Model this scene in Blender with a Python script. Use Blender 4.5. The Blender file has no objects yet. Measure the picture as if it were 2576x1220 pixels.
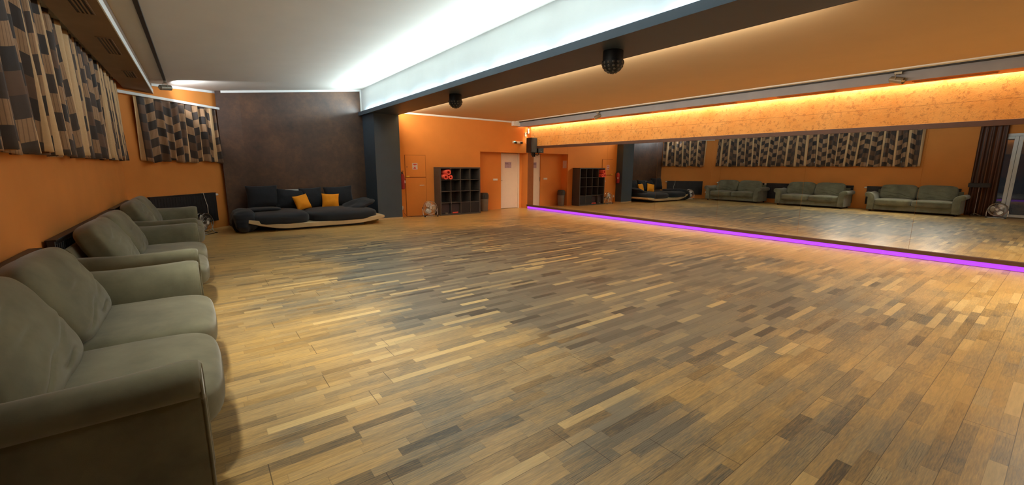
import bpy, bmesh, math, random
from mathutils import Vector, Matrix, noise
sc = bpy.context.scene
C = sc.collection
PI = math.pi
R = math.radians
random.seed(7)

# ------------------------------------------------------------------ camera
cam_d = bpy.data.cameras.new('camera')
cam_d.sensor_fit = 'HORIZONTAL'
cam_d.sensor_width = 36.0
cam_d.lens = 36.0 * 1050.59 / 2576
cam_d.clip_start = 0.05
cam_o = bpy.data.objects.new('camera', cam_d)
C.objects.link(cam_o)
cam_o.matrix_world = Matrix(((0.80199595, 0.10199841, -0.58855656, 0.0),
                             (-0.59730747, 0.1453989, -0.78872235, 0.0),
                             (0.00512705, 0.98410136, 0.17753374, 1.54),
                             (0, 0, 0, 1)))
sc.camera = cam_o

# ------------------------------------------------------------------ world, exposure
w = bpy.data.worlds.new('night'); sc.world = w; w.use_nodes = True
w.node_tree.nodes['Background'].inputs[0].default_value = (0.006, 0.006, 0.007, 1)
w.node_tree.nodes['Background'].inputs[1].default_value = 1.0
sc.view_settings.view_transform = 'Standard'
sc.view_settings.look = 'None'
sc.view_settings.gamma = 1.0
sc.view_settings.exposure = 1.1
sc.view_settings.use_curve_mapping = False
try:
    sc.cycles.max_bounces = 10; sc.cycles.diffuse_bounces = 6; sc.cycles.glossy_bounces = 5
    sc.cycles.sample_clamp_indirect = 6.0
    sc.cycles.use_denoising = True
except Exception: pass

# key dimensions of the room (metres)
XL, XM, YF = -1.153, 9.954, 12.387          # window wall, mirror wall, far wall
C1 = Vector((-1.153, 11.25)); C2 = Vector((0.656, 13.24))
YB = -2.6                                    # rear of the room
ZR = 3.15                                    # flat ceiling on the mirror side
def zl(x): return 3.29 + 0.114 * x           # sloping ceiling on the window side

# ------------------------------------------------------------------ lights of the room, and added fill
def area(name, loc, rot, sx, sy, power, col, spread=180):
    d = bpy.data.lights.new(name, 'AREA'); d.shape = 'RECTANGLE'; d.size = sx; d.size_y = sy
    d.energy = power; d.color = col; d.spread = R(spread)
    o = bpy.data.objects.new(name, d); C.objects.link(o); o.location = loc; o.rotation_euler = rot
    return o
def spot(name, loc, target, power, col, angle, blend=0.6, rad=0.05):
    d = bpy.data.lights.new(name, 'SPOT'); d.energy = power; d.color = col
    d.spot_size = R(angle); d.spot_blend = blend; d.shadow_soft_size = rad
    o = bpy.data.objects.new(name, d); C.objects.link(o); o.location = loc
    o.rotation_euler = (Vector(target) - Vector(loc)).to_track_quat('-Z', 'Y').to_euler()
    return o
COOL = (0.72, 0.93, 1.0); WARM = (1.0, 0.82, 0.54); SOFT = (1.0, 0.89, 0.70)
# cool LED strips lying in the trough of the beam, one per length, small gaps between them
cuts = [12.72, 11.12, 9.5, 7.87, 6.2, 4.59, 2.94, 1.3]
for a, b in zip(cuts[:-1], cuts[1:]):
    area('cove_strip', (4.05, (a + b) / 2, 3.112), (PI, R(-80), 0), 0.03, a - b - 0.10, 15.5 * (a - b), COOL)
    area('cove_glow', (4.07, (a + b) / 2, 3.06), (PI, R(25), 0), 0.02, a - b - 0.22, 0.85 * (a - b), COOL)
# unseen warm-white fill strip added above the beam's far edge for the mirror side
area('beam_fill', (4.90, 7.0, 3.075), (0, R(-98), 0), 0.03, 10.4, 88, SOFT)
# warm LED strip behind the right-hand bulkhead, washing down the cork
area('warm_strip', (9.915, 6.1, 3.05), (0, R(18), 0), 0.03, 12.2, 92, WARM)
# track spots; the looped ones are unseen fill added to brighten the floor
for y in (2.7, 4.1, 5.4):
    spot('track_fill', (-0.33, y, 3.1), (2.4, y + 0.4, 0), 115, (0.98, 0.94, 0.80), 109, 0.9, 0.11)
area('rear_fill', (7.9, -0.9, 3.1), (R(22), R(18), 0), 1.5, 1.5, 80, SOFT, 130)  # soft fill panel added behind the camera to lift the near floor
spot('spot_left', (-0.20, 11.42, 3.08), (0.75, 12.6, 3.36), 40, (0.9, 0.95, 1.0), 100)

# ------------------------------------------------------------------ node helpers
def mat(name):
    m = bpy.data.materials.new(name); m.use_nodes = True
    nt = m.node_tree; return m, nt, nt.nodes['Principled BSDF']
def srgb(r, g, b):
    f = lambda c: (c / 255 / 12.92) if c <= 10 else ((c / 255 + 0.055) / 1.055) ** 2.4
    return (f(r), f(g), f(b), 1)
def N(nt, t, **k):
    n = nt.nodes.new(t)
    for a, v in k.items(): setattr(n, a, v)
    return n
def math_n(nt, op, a, b=None, c=None):
    n = N(nt, 'ShaderNodeMath', operation=op)
    for i, v in enumerate((a, b, c)):
        if v is None: continue
        if isinstance(v, (int, float)): n.inputs[i].default_value = v
        else: nt.links.new(v, n.inputs[i])
    return n.outputs[0]
def ramp(nt, fac, stops, interp='LINEAR'):
    n = N(nt, 'ShaderNodeValToRGB'); cr = n.color_ramp; cr.interpolation = interp
    while len(cr.elements) < len(stops): cr.elements.new(0.5)
    for e, (p, c) in zip(cr.elements, stops): e.position = p; e.color = c
    nt.links.new(fac, n.inputs[0]); return n.outputs[0]
def mix(nt, fac, a, b, blend='MIX'):
    n = N(nt, 'ShaderNodeMix', data_type='RGBA', blend_type=blend)
    for i, v in ((0, fac), (6, a), (7, b)):
        if isinstance(v, (int, float)): n.inputs[i].default_value = v
        elif isinstance(v, tuple): n.inputs[i].default_value = v
        else: nt.links.new(v, n.inputs[i])
    return n.outputs[2]
def coords(nt, kind='Object', scale=(1, 1, 1), rot=(0, 0, 0)):
    tc = N(nt, 'ShaderNodeTexCoord'); mp = N(nt, 'ShaderNodeMapping')
    mp.inputs['Scale'].default_value = scale; mp.inputs['Rotation'].default_value = rot
    nt.links.new(tc.outputs[kind], mp.inputs[0]); return mp.outputs[0]
def tex_noise(nt, vec, scale, detail=4, rough=0.55):
    n = N(nt, 'ShaderNodeTexNoise'); n.inputs['Scale'].default_value = scale
    n.inputs['Detail'].default_value = detail; n.inputs['Roughness'].default_value = rough
    nt.links.new(vec, n.inputs['Vector']); return n.outputs['Fac']
def bump(nt, p, h, strength, dist=0.01):
    n = N(nt, 'ShaderNodeBump'); n.inputs['Strength'].default_value = strength
    n.inputs['Distance'].default_value = dist
    nt.links.new(h, n.inputs['Height']); nt.links.new(n.outputs[0], p.inputs['Normal'])
def plain(name, col, rough=0.6, metal=0.0, spec=0.5, var=0.06, nscale=9, bmp=0.0, sheen=0.0):
    m, nt, p = mat(name)
    v = coords(nt); f = tex_noise(nt, v, nscale)
    lo = tuple(c * (1 - var) for c in col[:3]) + (1,); hi = tuple(min(1, c * (1 + var)) for c in col[:3]) + (1,)
    nt.links.new(ramp(nt, f, [(0.3, lo), (0.7, hi)]), p.inputs['Base Color'])
    p.inputs['Roughness'].default_value = rough; p.inputs['Metallic'].default_value = metal
    p.inputs['Specular IOR Level'].default_value = spec
    if sheen: p.inputs['Sheen Weight'].default_value = sheen; p.inputs['Sheen Roughness'].default_value = 0.4
    if bmp: bump(nt, p, tex_noise(nt, v, nscale * 25), bmp, 0.004)
    return m
def emit(name, col, strength):
    m, nt, p = mat(name)
    p.inputs['Base Color'].default_value = (0.02, 0.02, 0.02, 1)
    p.inputs['Emission Color'].default_value = col; p.inputs['Emission Strength'].default_value = strength
    return m

# ------------------------------------------------------------------ materials
M = {}
M['orange'] = plain('orange_wall_paint', srgb(220, 140, 66), 0.75, spec=0.25, var=0.05, nscale=1.6, bmp=0.12)
M['white'] = plain('white_paint', srgb(236, 237, 235), 0.6, var=0.02)
M['ceiling'] = plain('ceiling_paint', srgb(214, 206, 196), 0.8, spec=0.2, var=0.02, nscale=2)
M['ceiling_warm_lit'] = plain('warm_lit_ceiling_paint', srgb(212, 182, 142), 0.8, spec=0.2, var=0.02, nscale=2)  # warm bounce light on this ceiling is put into its colour
M['fascia'] = plain('fascia_paint', srgb(222, 226, 226), 0.8, spec=0.2, var=0.02, nscale=2)
M['navy'] = plain('dark_blue_paint', srgb(60, 73, 86), 0.5, var=0.06, nscale=3)
M['soffit'] = plain('bulkhead_paint', srgb(160, 160, 168), 0.7, spec=0.3, var=0.07, nscale=3)
M['soffit_orange'] = plain('bulkhead_orange_paint', srgb(196, 116, 48), 0.7, var=0.06, nscale=3)
M['soffit_brown'] = plain('bulkhead_brown_paint', srgb(140, 114, 92), 0.7, var=0.1, nscale=3)
M['black'] = plain('black_plastic', srgb(24, 24, 26), 0.5, var=0.1)
M['black_metal'] = plain('black_radiator_enamel', srgb(30, 31, 34), 0.45, var=0.08)
M['chrome'] = plain('brushed_chrome', srgb(205, 203, 198), 0.22, metal=1.0, var=0.04)
M['steel'] = plain('satin_steel_blade', srgb(214, 212, 206), 0.38, metal=0.85, var=0.03)
M['grey_plastic'] = plain('grey_plastic', srgb(120, 112, 98), 0.5)
M['dark_grey_plastic'] = plain('dark_grey_plastic', srgb(62, 60, 56), 0.5)
M['shelf'] = plain('grey_black_shelf_board', srgb(74, 68, 64), 0.5, var=0.08)
M['shelf_dark'] = plain('dark_shelf_back', srgb(34, 31, 30), 0.6)
M['mat_coral'] = plain('coral_foam', srgb(236, 92, 72), 0.8, var=0.06)
M['door'] = plain('white_door_laminate', srgb(226, 208, 190), 0.55, var=0.02)
M['paper'] = plain('mauve_paper', srgb(176, 150, 162), 0.8)
M['paper_white'] = plain('pale_paper', srgb(214, 196, 190), 0.8)
M['ink'] = plain('dark_ink', srgb(72, 52, 74), 0.8)
M['red'] = plain('red_enamel', srgb(150, 24, 22), 0.4)
M['sign_red'] = plain('sign_red', srgb(200, 44, 34), 0.6)
M['yellow'] = plain('yellow_plastic', srgb(230, 190, 60), 0.5)
M['ivory'] = plain('ivory_plastic', srgb(232, 226, 214), 0.4, var=0.02)
M['green_led'] = emit('green_indicator', (0.25, 1.0, 0.6, 1), 1.2)
M['purple'] = emit('purple_led_diffuser', (0.42, 0.045, 0.86, 1), 0.68)
M['orange_cushion'] = plain('orange_cotton', srgb(250, 160, 24), 0.85, var=0.06, bmp=0.15)
M['black_cloth'] = plain('black_cotton', srgb(31, 35, 42), 0.9, var=0.12, nscale=6, bmp=0.2, sheen=0.15)
M['shell'] = plain('beige_moulded_wood', srgb(196, 172, 132), 0.5, var=0.08, nscale=5)
M['foot'] = plain('dark_wood_foot', srgb(34, 26, 22), 0.5)
M['cable_brown'] = plain('brown_cable', srgb(110, 48, 26), 0.6)
M['socket_white'] = plain('socket_white', srgb(235, 230, 220), 0.4, var=0.02)
M['frame_white'] = plain('white_window_frame', srgb(218, 222, 222), 0.4, var=0.02)
M['spot_body'] = plain('grey_lamp_body', srgb(150, 140, 122), 0.4, metal=0.4)
M['lens'] = plain('smoked_lens', srgb(92, 86, 80), 0.2, spec=0.6)
M['reflector'] = plain('pale_lamp_reflector', srgb(214, 204, 186), 0.3)
M['trim_wood'] = plain('dark_brown_wood_trim', srgb(86, 54, 38), 0.5, var=0.15, nscale=7)
M['wood_strip'] = plain('brown_wood_strip', srgb(140, 84, 42), 0.5, var=0.12, nscale=6)
M['lamp_face'] = emit('lit_lamp_lens', (1, 0.97, 0.92, 1), 6.0)

def glass():
    m, nt, p = mat('dark_window_glass')
    p.inputs['Base Color'].default_value = (0.9, 0.95, 0.95, 1)
    p.inputs['Roughness'].default_value = 0.02; p.inputs['Transmission Weight'].default_value = 1.0
    p.inputs['IOR'].default_value = 1.5
    f = tex_noise(nt, coords(nt), 3); nt.links.new(ramp(nt, f, [(0, (.9, .94, .94, 1)), (1, (.95, .98, .98, 1))]), p.inputs['Base Color'])
    return m
M['glass'] = glass()
def mirror():
    m, nt, p = mat('mirror_silver')
    f = tex_noise(nt, coords(nt), 0.8)
    nt.links.new(ramp(nt, f, [(0, (.72, .72, .70, 1)), (1, (.75, .75, .73, 1))]), p.inputs['Base Color'])
    p.inputs['Metallic'].default_value = 1; p.inputs['Roughness'].default_value = 0.0
    return m
M['mirror'] = mirror()

def brown_wall():
    m, nt, p = mat('rust_brown_plaster')
    v = coords(nt); f = tex_noise(nt, v, 1.3, 8, 0.65); g = tex_noise(nt, v, 9, 6, 0.7)
    a = math_n(nt, 'ADD', math_n(nt, 'MULTIPLY', f, 0.62), math_n(nt, 'MULTIPLY', g, 0.38))
    nt.links.new(ramp(nt, a, [(0.36, srgb(70, 54, 47)), (0.5, srgb(90, 66, 53)), (0.64, srgb(112, 80, 58))]), p.inputs['Base Color'])
    p.inputs['Roughness'].default_value = 0.38; p.inputs['Specular IOR Level'].default_value = 0.5
    bump(nt, p, g, 0.15, 0.004); return m
M['brown'] = brown_wall()

def cork():
    m, nt, p = mat('orange_cork_panel')
    v = coords(nt)
    base = ramp(nt, tex_noise(nt, v, 1.7, 4), [(0.3, srgb(230, 156, 70)), (0.7, srgb(242, 182, 104))])
    fl = tex_noise(nt, v, 13, 7, 0.72)
    fleck = ramp(nt, fl, [(0.54, (0, 0, 0, 1)), (0.62, (1, 1, 1, 1))])
    base = mix(nt, math_n(nt, 'MULTIPLY', fleck, 0.48), base, srgb(150, 84, 30))
    vo = N(nt, 'ShaderNodeTexVoronoi', feature='DISTANCE_TO_EDGE'); vo.inputs['Scale'].default_value = 13
    wv = N(nt, 'ShaderNodeVectorMath', operation='ADD'); nz = N(nt, 'ShaderNodeTexNoise'); nz.inputs['Scale'].default_value = 14
    nt.links.new(v, nz.inputs['Vector']); sv = N(nt, 'ShaderNodeVectorMath', operation='SCALE'); sv.inputs['Scale'].default_value = 0.12
    nt.links.new(nz.outputs['Color'], sv.inputs[0]); nt.links.new(v, wv.inputs[0]); nt.links.new(sv.outputs[0], wv.inputs[1])
    nt.links.new(wv.outputs[0], vo.inputs['Vector'])
    crack = ramp(nt, vo.outputs[0], [(0.0, (1, 1, 1, 1)), (0.035, (0, 0, 0, 1))])
    pres = ramp(nt, tex_noise(nt, v, 3.1, 3), [(0.40, (0, 0, 0, 1)), (0.55, (1, 1, 1, 1))])
    base = mix(nt, math_n(nt, 'MULTIPLY', math_n(nt, 'MULTIPLY', crack, pres), 0.5), base, srgb(120, 64, 22))
    # panel joints: one long horizontal joint, uprights every 0.9 m
    sep = N(nt, 'ShaderNodeSeparateXYZ'); nt.links.new(v, sep.inputs[0])
    hz = math_n(nt, 'LESS_THAN', math_n(nt, 'ABSOLUTE', math_n(nt, 'SUBTRACT', sep.outputs[2], 2.60)), 0.004)
    base = mix(nt, math_n(nt, 'MULTIPLY', hz, 0.5), base, srgb(140, 76, 26))
    nt.links.new(base, p.inputs['Base Color']); p.inputs['Roughness'].default_value = 0.7
    bump(nt, p, math_n(nt, 'SUBTRACT', fl, math_n(nt, 'MULTIPLY', crack, 0.2)), 0.3, 0.01); return m
M['cork'] = cork()

def parquet():
    m, nt, p = mat('worn_parquet')
    tc = N(nt, 'ShaderNodeTexCoord'); sep = N(nt, 'ShaderNodeSeparateXYZ'); nt.links.new(tc.outputs['Object'], sep.inputs[0])
    X, Y = sep.outputs[0], sep.outputs[1]
    W_, L_ = 0.0703, 0.47
    yr = math_n(nt, 'DIVIDE', Y, W_); row = math_n(nt, 'FLOOR', yr); fy = math_n(nt, 'FRACT', yr)
    wn = N(nt, 'ShaderNodeTexWhiteNoise', noise_dimensions='1D'); nt.links.new(row, wn.inputs['W'])
    xo = math_n(nt, 'ADD', math_n(nt, 'DIVIDE', X, L_), math_n(nt, 'MULTIPLY', wn.outputs['Value'], 7.3))
    # irregular stave lengths: warp the running coordinate
    xo = math_n(nt, 'ADD', xo, math_n(nt, 'MULTIPLY', math_n(nt, 'SINE', math_n(nt, 'MULTIPLY', xo, 2.1)), 0.22))
    col = math_n(nt, 'FLOOR', xo); fx = math_n(nt, 'FRACT', xo)
    cmb = N(nt, 'ShaderNodeCombineXYZ'); nt.links.new(col, cmb.inputs[0]); nt.links.new(row, cmb.inputs[1])
    w2 = N(nt, 'ShaderNodeTexWhiteNoise', noise_dimensions='2D'); nt.links.new(cmb.outputs[0], w2.inputs['Vector'])
    rnd = w2.outputs['Value']; sc2 = N(nt, 'ShaderNodeSeparateColor'); nt.links.new(w2.outputs['Color'], sc2.inputs[0])
    rnd2 = sc2.outputs[1]
    # wood grain, stretched along x, shifted per stave
    mp = N(nt, 'ShaderNodeMapping'); mp.inputs['Scale'].default_value = (2.2, 26, 1)
    off = N(nt, 'ShaderNodeCombineXYZ'); nt.links.new(math_n(nt, 'MULTIPLY', rnd, 30), off.inputs[0]); nt.links.new(math_n(nt, 'MULTIPLY', rnd2, 5), off.inputs[2])
    va = N(nt, 'ShaderNodeVectorMath', operation='ADD'); nt.links.new(tc.outputs['Object'], va.inputs[0]); nt.links.new(off.outputs[0], va.inputs[1])
    nt.links.new(va.outputs[0], mp.inputs[0])
    grain = tex_noise(nt, mp.outputs[0], 2.2, 5, 0.65)
    # wear: where dancers have walked the varnish off, the wood is grey
    wear_n = math_n(nt, 'ADD', math_n(nt, 'MULTIPLY', math_n(nt, 'SUBTRACT', tex_noise(nt, tc.outputs['Object'], 0.55, 3, 0.5), 0.5), 0.9), 0.77)
    cx = math_n(nt, 'DIVIDE', math_n(nt, 'SUBTRACT', X, 4.3), 3.6); cy = math_n(nt, 'DIVIDE', math_n(nt, 'SUBTRACT', Y, 4.9), 4.4)
    rad = math_n(nt, 'POWER', math_n(nt, 'ADD', math_n(nt, 'POWER', math_n(nt, 'ABSOLUTE', cx), 4.0), math_n(nt, 'POWER', math_n(nt, 'ABSOLUTE', cy), 4.0)), 0.25)
    fine = tex_noise(nt, mp.outputs[0], 5, 4, 0.7)
    wear = math_n(nt, 'SUBTRACT', math_n(nt, 'ADD', wear_n, math_n(nt, 'MULTIPLY', rnd2, 0.15)), math_n(nt, 'MULTIPLY', rad, 0.55))
    wear = math_n(nt, 'ADD', wear, math_n(nt, 'MULTIPLY', math_n(nt, 'SUBTRACT', fine, 0.5), 0.5))
    wearf = ramp(nt, wear, [(0.12, (0, 0, 0, 1)), (0.46, (1, 1, 1, 1))])
    honey = ramp(nt, rnd, [(0.0, srgb(182, 146, 86)), (0.12, srgb(202, 164, 98)), (0.88, srgb(209, 171, 105)), (1.0, srgb(222, 188, 124))])
    greys = ramp(nt, rnd, [(0.0, srgb(74, 71, 63)), (0.28, srgb(108, 103, 89)), (0.72, srgb(124, 117, 99)), (0.9, srgb(140, 128, 102)), (1.0, srgb(192, 168, 118))])
    colr = mix(nt, wearf, honey, greys)
    colr = mix(nt, 0.35, colr, ramp(nt, grain, [(0.3, (0.45, 0.43, 0.4, 1)), (0.62, (1, 1, 1, 1))]), 'MULTIPLY')
    # dark scratched figure on some worn staves
    wav = N(nt, 'ShaderNodeTexWave', wave_type='BANDS', bands_direction='Y'); wav.inputs['Scale'].default_value = 1.1
    wav.inputs['Distortion'].default_value = 9; wav.inputs['Detail'].default_value = 3; wav.inputs['Detail Scale'].default_value = 1.4
    nt.links.new(mp.outputs[0], wav.inputs['Vector'])
    fig = math_n(nt, 'MULTIPLY', ramp(nt, wav.outputs['Fac'], [(0.0, (1, 1, 1, 1)), (0.16, (0, 0, 0, 1))]), math_n(nt, 'GREATER_THAN', rnd2, 0.83))
    colr = mix(nt, math_n(nt, 'MULTIPLY', math_n(nt, 'MULTIPLY', fig, wearf), 0.55), colr, srgb(52, 46, 38))
    # joints
    e1 = math_n(nt, 'LESS_THAN', fy, 0.03); e2 = math_n(nt, 'LESS_THAN', fx, 0.006)
    pr = math_n(nt, 'FLOOR', math_n(nt, 'DIVIDE', row, 3.0)); pfy = math_n(nt, 'FRACT', math_n(nt, 'DIVIDE', yr, 3.0))
    w3 = N(nt, 'ShaderNodeTexWhiteNoise', noise_dimensions='1D'); nt.links.new(pr, w3.inputs['W'])
    pfx = math_n(nt, 'FRACT', math_n(nt, 'ADD', math_n(nt, 'DIVIDE', X, 2.2), math_n(nt, 'MULTIPLY', w3.outputs['Value'], 5.7)))
    e3 = math_n(nt, 'LESS_THAN', pfy, 0.016); e4 = math_n(nt, 'LESS_THAN', pfx, 0.0022)
    ed = math_n(nt, 'MAXIMUM', math_n(nt, 'MULTIPLY', math_n(nt, 'MAXIMUM', e1, e2), 0.28), math_n(nt, 'MULTIPLY', math_n(nt, 'MAXIMUM', e3, e4), 0.75))
    colr = mix(nt, ed, colr, srgb(58, 44, 30))
    nt.links.new(colr, p.inputs['Base Color'])
    rg = math_n(nt, 'ADD', 0.30, math_n(nt, 'MULTIPLY', wearf, 0.10)); rg = math_n(nt, 'ADD', rg, math_n(nt, 'MULTIPLY', grain, 0.10))
    nt.links.new(rg, p.inputs['Roughness']); p.inputs['Specular IOR Level'].default_value = 0.5
    bump(nt, p, math_n(nt, 'SUBTRACT', grain, ed), 0.06, 0.004); return m
M['floor'] = parquet()

def fabric(name, c0, c1):
    m, nt, p = mat(name)
    v = coords(nt); f = tex_noise(nt, v, 3.2, 5, 0.6); g = tex_noise(nt, v, 260, 2)
    nt.links.new(ramp(nt, f, [(0.32, c0), (0.68, c1)]), p.inputs['Base Color'])
    p.inputs['Roughness'].default_value = 0.9; p.inputs['Specular IOR Level'].default_value = 0.2
    p.inputs['Sheen Weight'].default_value = 0.35; p.inputs['Sheen Roughness'].default_value = 0.5
    bump(nt, p, g, 0.12, 0.002); return m
M['sofa'] = fabric('olive_grey_suede', srgb(98, 97, 77), srgb(128, 126, 102))

def curtain_cloth():
    m, nt, p = mat('patterned_curtain_cloth')
    tc = N(nt, 'ShaderNodeTexCoord'); sep = N(nt, 'ShaderNodeSeparateXYZ'); nt.links.new(tc.outputs['UV'], sep.inputs[0])
    U, V = sep.outputs[0], sep.outputs[1]
    P_ = 0.50
    up = math_n(nt, 'DIVIDE', U, P_); k = math_n(nt, 'FLOOR', up); f = math_n(nt, 'FRACT', up)
    stripe = math_n(nt, 'LESS_THAN', f, 0.19)
    colA = math_n(nt, 'MULTIPLY', math_n(nt, 'GREATER_THAN', f, 0.62), 1.0)
    h = math_n(nt, 'ADD', math_n(nt, 'DIVIDE', V, 0.175), math_n(nt, 'MULTIPLY', colA, 1.0))
    h = math_n(nt, 'ADD', h, math_n(nt, 'MULTIPLY', math_n(nt, 'SINE', math_n(nt, 'MULTIPLY', U, 7.7)), 0.35))
    par = math_n(nt, 'MODULO', math_n(nt, 'FLOOR', h), 2.0)
    hid = math_n(nt, 'FLOOR', h); cb = N(nt, 'ShaderNodeCombineXYZ'); nt.links.new(hid, cb.inputs[0]); nt.links.new(math_n(nt, 'ADD', k, math_n(nt, 'MULTIPLY', colA, 31)), cb.inputs[1])
    wn = N(nt, 'ShaderNodeTexWhiteNoise', noise_dimensions='2D'); nt.links.new(cb.outputs[0], wn.inputs['Vector'])
    lines = math_n(nt, 'GREATER_THAN', math_n(nt, 'SINE', math_n(nt, 'MULTIPLY', U, 260)), 0.75)
    tan_ = mix(nt, math_n(nt, 'MULTIPLY', lines, 0.5), srgb(176, 138, 102), srgb(92, 66, 48))
    tan_ = mix(nt, math_n(nt, 'GREATER_THAN', wn.outputs['Value'], 0.7), tan_, srgb(112, 84, 64))
    dark = mix(nt, wn.outputs['Value'], srgb(52, 46, 44), srgb(84, 68, 58))
    blk = mix(nt, par, dark, tan_)
    ends = math_n(nt, 'LESS_THAN', math_n(nt, 'ABSOLUTE', math_n(nt, 'SUBTRACT', f, 0.215)), 0.022)
    col = mix(nt, stripe, blk, srgb(214, 176, 128))
    col = mix(nt, math_n(nt, 'MULTIPLY', ends, 0.8), col, srgb(66, 52, 44))
    f2 = tex_noise(nt, tc.outputs['UV'], 40, 3)
    col = mix(nt, 0.2, col, ramp(nt, f2, [(0.3, (0.6, 0.6, 0.6, 1)), (0.7, (1, 1, 1, 1))]), 'MULTIPLY')
    nt.links.new(col, p.inputs['Base Color']); p.inputs['Roughness'].default_value = 0.75
    p.inputs['Sheen Weight'].default_value = 0.1
    return m
M['curtain'] = curtain_cloth()
def drape_cloth():
    m, nt, p = mat('brown_satin_drape')
    v = coords(nt, 'UV', (9, 0.15, 1)); f = tex_noise(nt, v, 2.2, 3)
    nt.links.new(ramp(nt, f, [(0.35, srgb(48, 26, 16)), (0.55, srgb(88, 48, 24)), (0.7, srgb(132, 76, 34))]), p.inputs['Base Color'])
    p.inputs['Roughness'].default_value = 0.5; return m
M['drape'] = drape_cloth()

# ------------------------------------------------------------------ mesh helpers
class MB:
    def __init__(s): s.v = []; s.f = []; s.uv = None
    def add(s, vs, fs, T=None):
        b = len(s.v)
        s.v += [tuple(T @ Vector(p)) if T is not None else tuple(p) for p in vs]
        s.f += [tuple(b + i for i in f) for f in fs]; return s
    def box(s, x0, x1, y0, y1, z0, z1, T=None):
        vs = [(x, y, z) for z in (z0, z1) for y in (y0, y1) for x in (x0, x1)]
        return s.add(vs, [(0, 2, 3, 1), (4, 5, 7, 6), (0, 1, 5, 4), (2, 6, 7, 3), (0, 4, 6, 2), (1, 3, 7, 5)], T)
    def prism(s, poly, a, b, axis='z', T=None):
        n = len(poly)
        def P(p, h): return {'z': (p[0], p[1], h), 'y': (p[0], h, p[1]), 'x': (h, p[0], p[1])}[axis]
        vs = [P(p, a) for p in poly] + [P(p, b) for p in poly]
        fs = [tuple(range(n)), tuple(range(2 * n - 1, n - 1, -1))] + [(i, i + n, (i + 1) % n + n, (i + 1) % n) for i in range(n)]
        return s.add(vs, fs, T)
    def lathe(s, prof, seg=24, T=None):
        vs, fs = [], []
        for r, z in prof:
            for k in range(seg): vs.append((r * math.cos(2 * PI * k / seg), r * math.sin(2 * PI * k / seg), z))
        for i in range(len(prof) - 1):
            for k in range(seg):
                k2 = (k + 1) % seg; fs.append((i * seg + k, i * seg + k2, (i + 1) * seg + k2, (i + 1) * seg + k))
        if prof[0][0] > 1e-6: fs.append(tuple(range(seg - 1, -1, -1)))
        if prof[-1][0] > 1e-6: fs.append(tuple((len(prof) - 1) * seg + k for k in range(seg)))
        return s.add(vs, fs, T)
    def tube(s, pts, r, seg=8, closed=False, T=None):
        pts = [Vector(p) for p in pts]; n = len(pts); vs, fs = [], []
        up = None
        for i, p in enumerate(pts):
            a = pts[(i - 1) % n] if closed or i else p; b = pts[(i + 1) % n] if closed or i < n - 1 else p
            d = (b - a).normalized()
            if up is None: up = d.orthogonal().normalized()
            up = (up - d * up.dot(d)).normalized(); sd = d.cross(up)
            rr = r[i] if isinstance(r, (list, tuple)) else r
            for k in range(seg):
                t = 2 * PI * k / seg; vs.append(p + up * math.cos(t) * rr + sd * math.sin(t) * rr)
        m = n if closed else n - 1
        for i in range(m):
            j = (i + 1) % n
            for k in range(seg):
                k2 = (k + 1) % seg; fs.append((i * seg + k, i * seg + k2, j * seg + k2, j * seg + k))
        if not closed: fs += [tuple(range(seg - 1, -1, -1)), tuple((n - 1) * seg + k for k in range(seg))]
        return s.add(vs, fs, T)
    def cushion(s, c, d, e=4.5, n=14, bulge=(0, 0, 0), wr=0.0, seed=0, T=None, creases=(), folds=0.0):
        """rounded upholstered block: centre c, half sizes d, roundness e, bulge per axis, wrinkle amplitude"""
        vs, fs, idx = [], [], {}
        def key(p): return tuple(round(q, 5) for q in p)
        def vert(p):
            k = key(p)
            if k not in idx:
                q = Vector(p); l = (abs(q.x) ** e + abs(q.y) ** e + abs(q.z) ** e) ** (-1 / e); u = q * l
                x, y, z = u
                x *= 1 + bulge[0] * (1 - y * y) * (1 - z * z); y *= 1 + bulge[1] * (1 - x * x if abs(x) < 1 else 0) * (1 - z * z)
                z *= 1 + bulge[2] * max(0, 1 - u.x ** 2) * max(0, 1 - u.y ** 2)
                w_ = Vector((x * d[0], y * d[1], z * d[2]))
                if wr:
                    nn = noise.noise(w_ * 5 + Vector((seed * 7.1, seed, 0))) * 0.6 + noise.noise(Vector((w_.x * 4, w_.y * 4, w_.z * 14)) + Vector((seed, 0, seed * 3))) * 0.6
                    w_ += u.normalized() * nn * wr
                for (cy_, cz_, ln_, sl_, dp_) in creases:      # creases pressed into the +x face
                    if u.x > 0.2:
                        t_ = (w_.y - cy_) / ln_
                        if abs(t_) < 1:
                            dd = w_.z - cz_ - sl_ * (w_.y - cy_) - .02 * math.sin(t_ * 3)
                            w_.x -= dp_ * (1 - t_ * t_) * (math.exp(-(dd / .013) ** 2) - .45 * math.exp(-((dd - .035) / .022) ** 2))
                if folds:
                    th_ = math.atan2(w_.y, w_.x); lo = max(0.0, .6 - u.z)
                    f_ = 1 + folds * lo * (math.sin(9 * th_ + seed) + .6 * math.sin(17 * th_ + 2 * seed))
                    w_.x *= f_; w_.y *= f_
                idx[k] = len(vs); vs.append(w_ + Vector(c))
            return idx[k]
        g = [-1 + 2 * i / n for i in range(n + 1)]
        g = [math.sin(q * PI / 2 * 0.92) / math.sin(PI / 2 * 0.92) for q in g]
        for ax in range(3):
            for sg in (-1, 1):
                for i in range(n):
                    for j in range(n):
                        q = []
                        for a, b in ((g[i], g[j]), (g[i + 1], g[j]), (g[i + 1], g[j + 1]), (g[i], g[j + 1])):
                            p = [0, 0, 0]; p[ax] = sg; p[(ax + 1) % 3] = a; p[(ax + 2) % 3] = b; q.append(vert(p))
                        fs.append(tuple(q) if sg > 0 else tuple(reversed(q)))
        return s.add(vs, fs, T)
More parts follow.
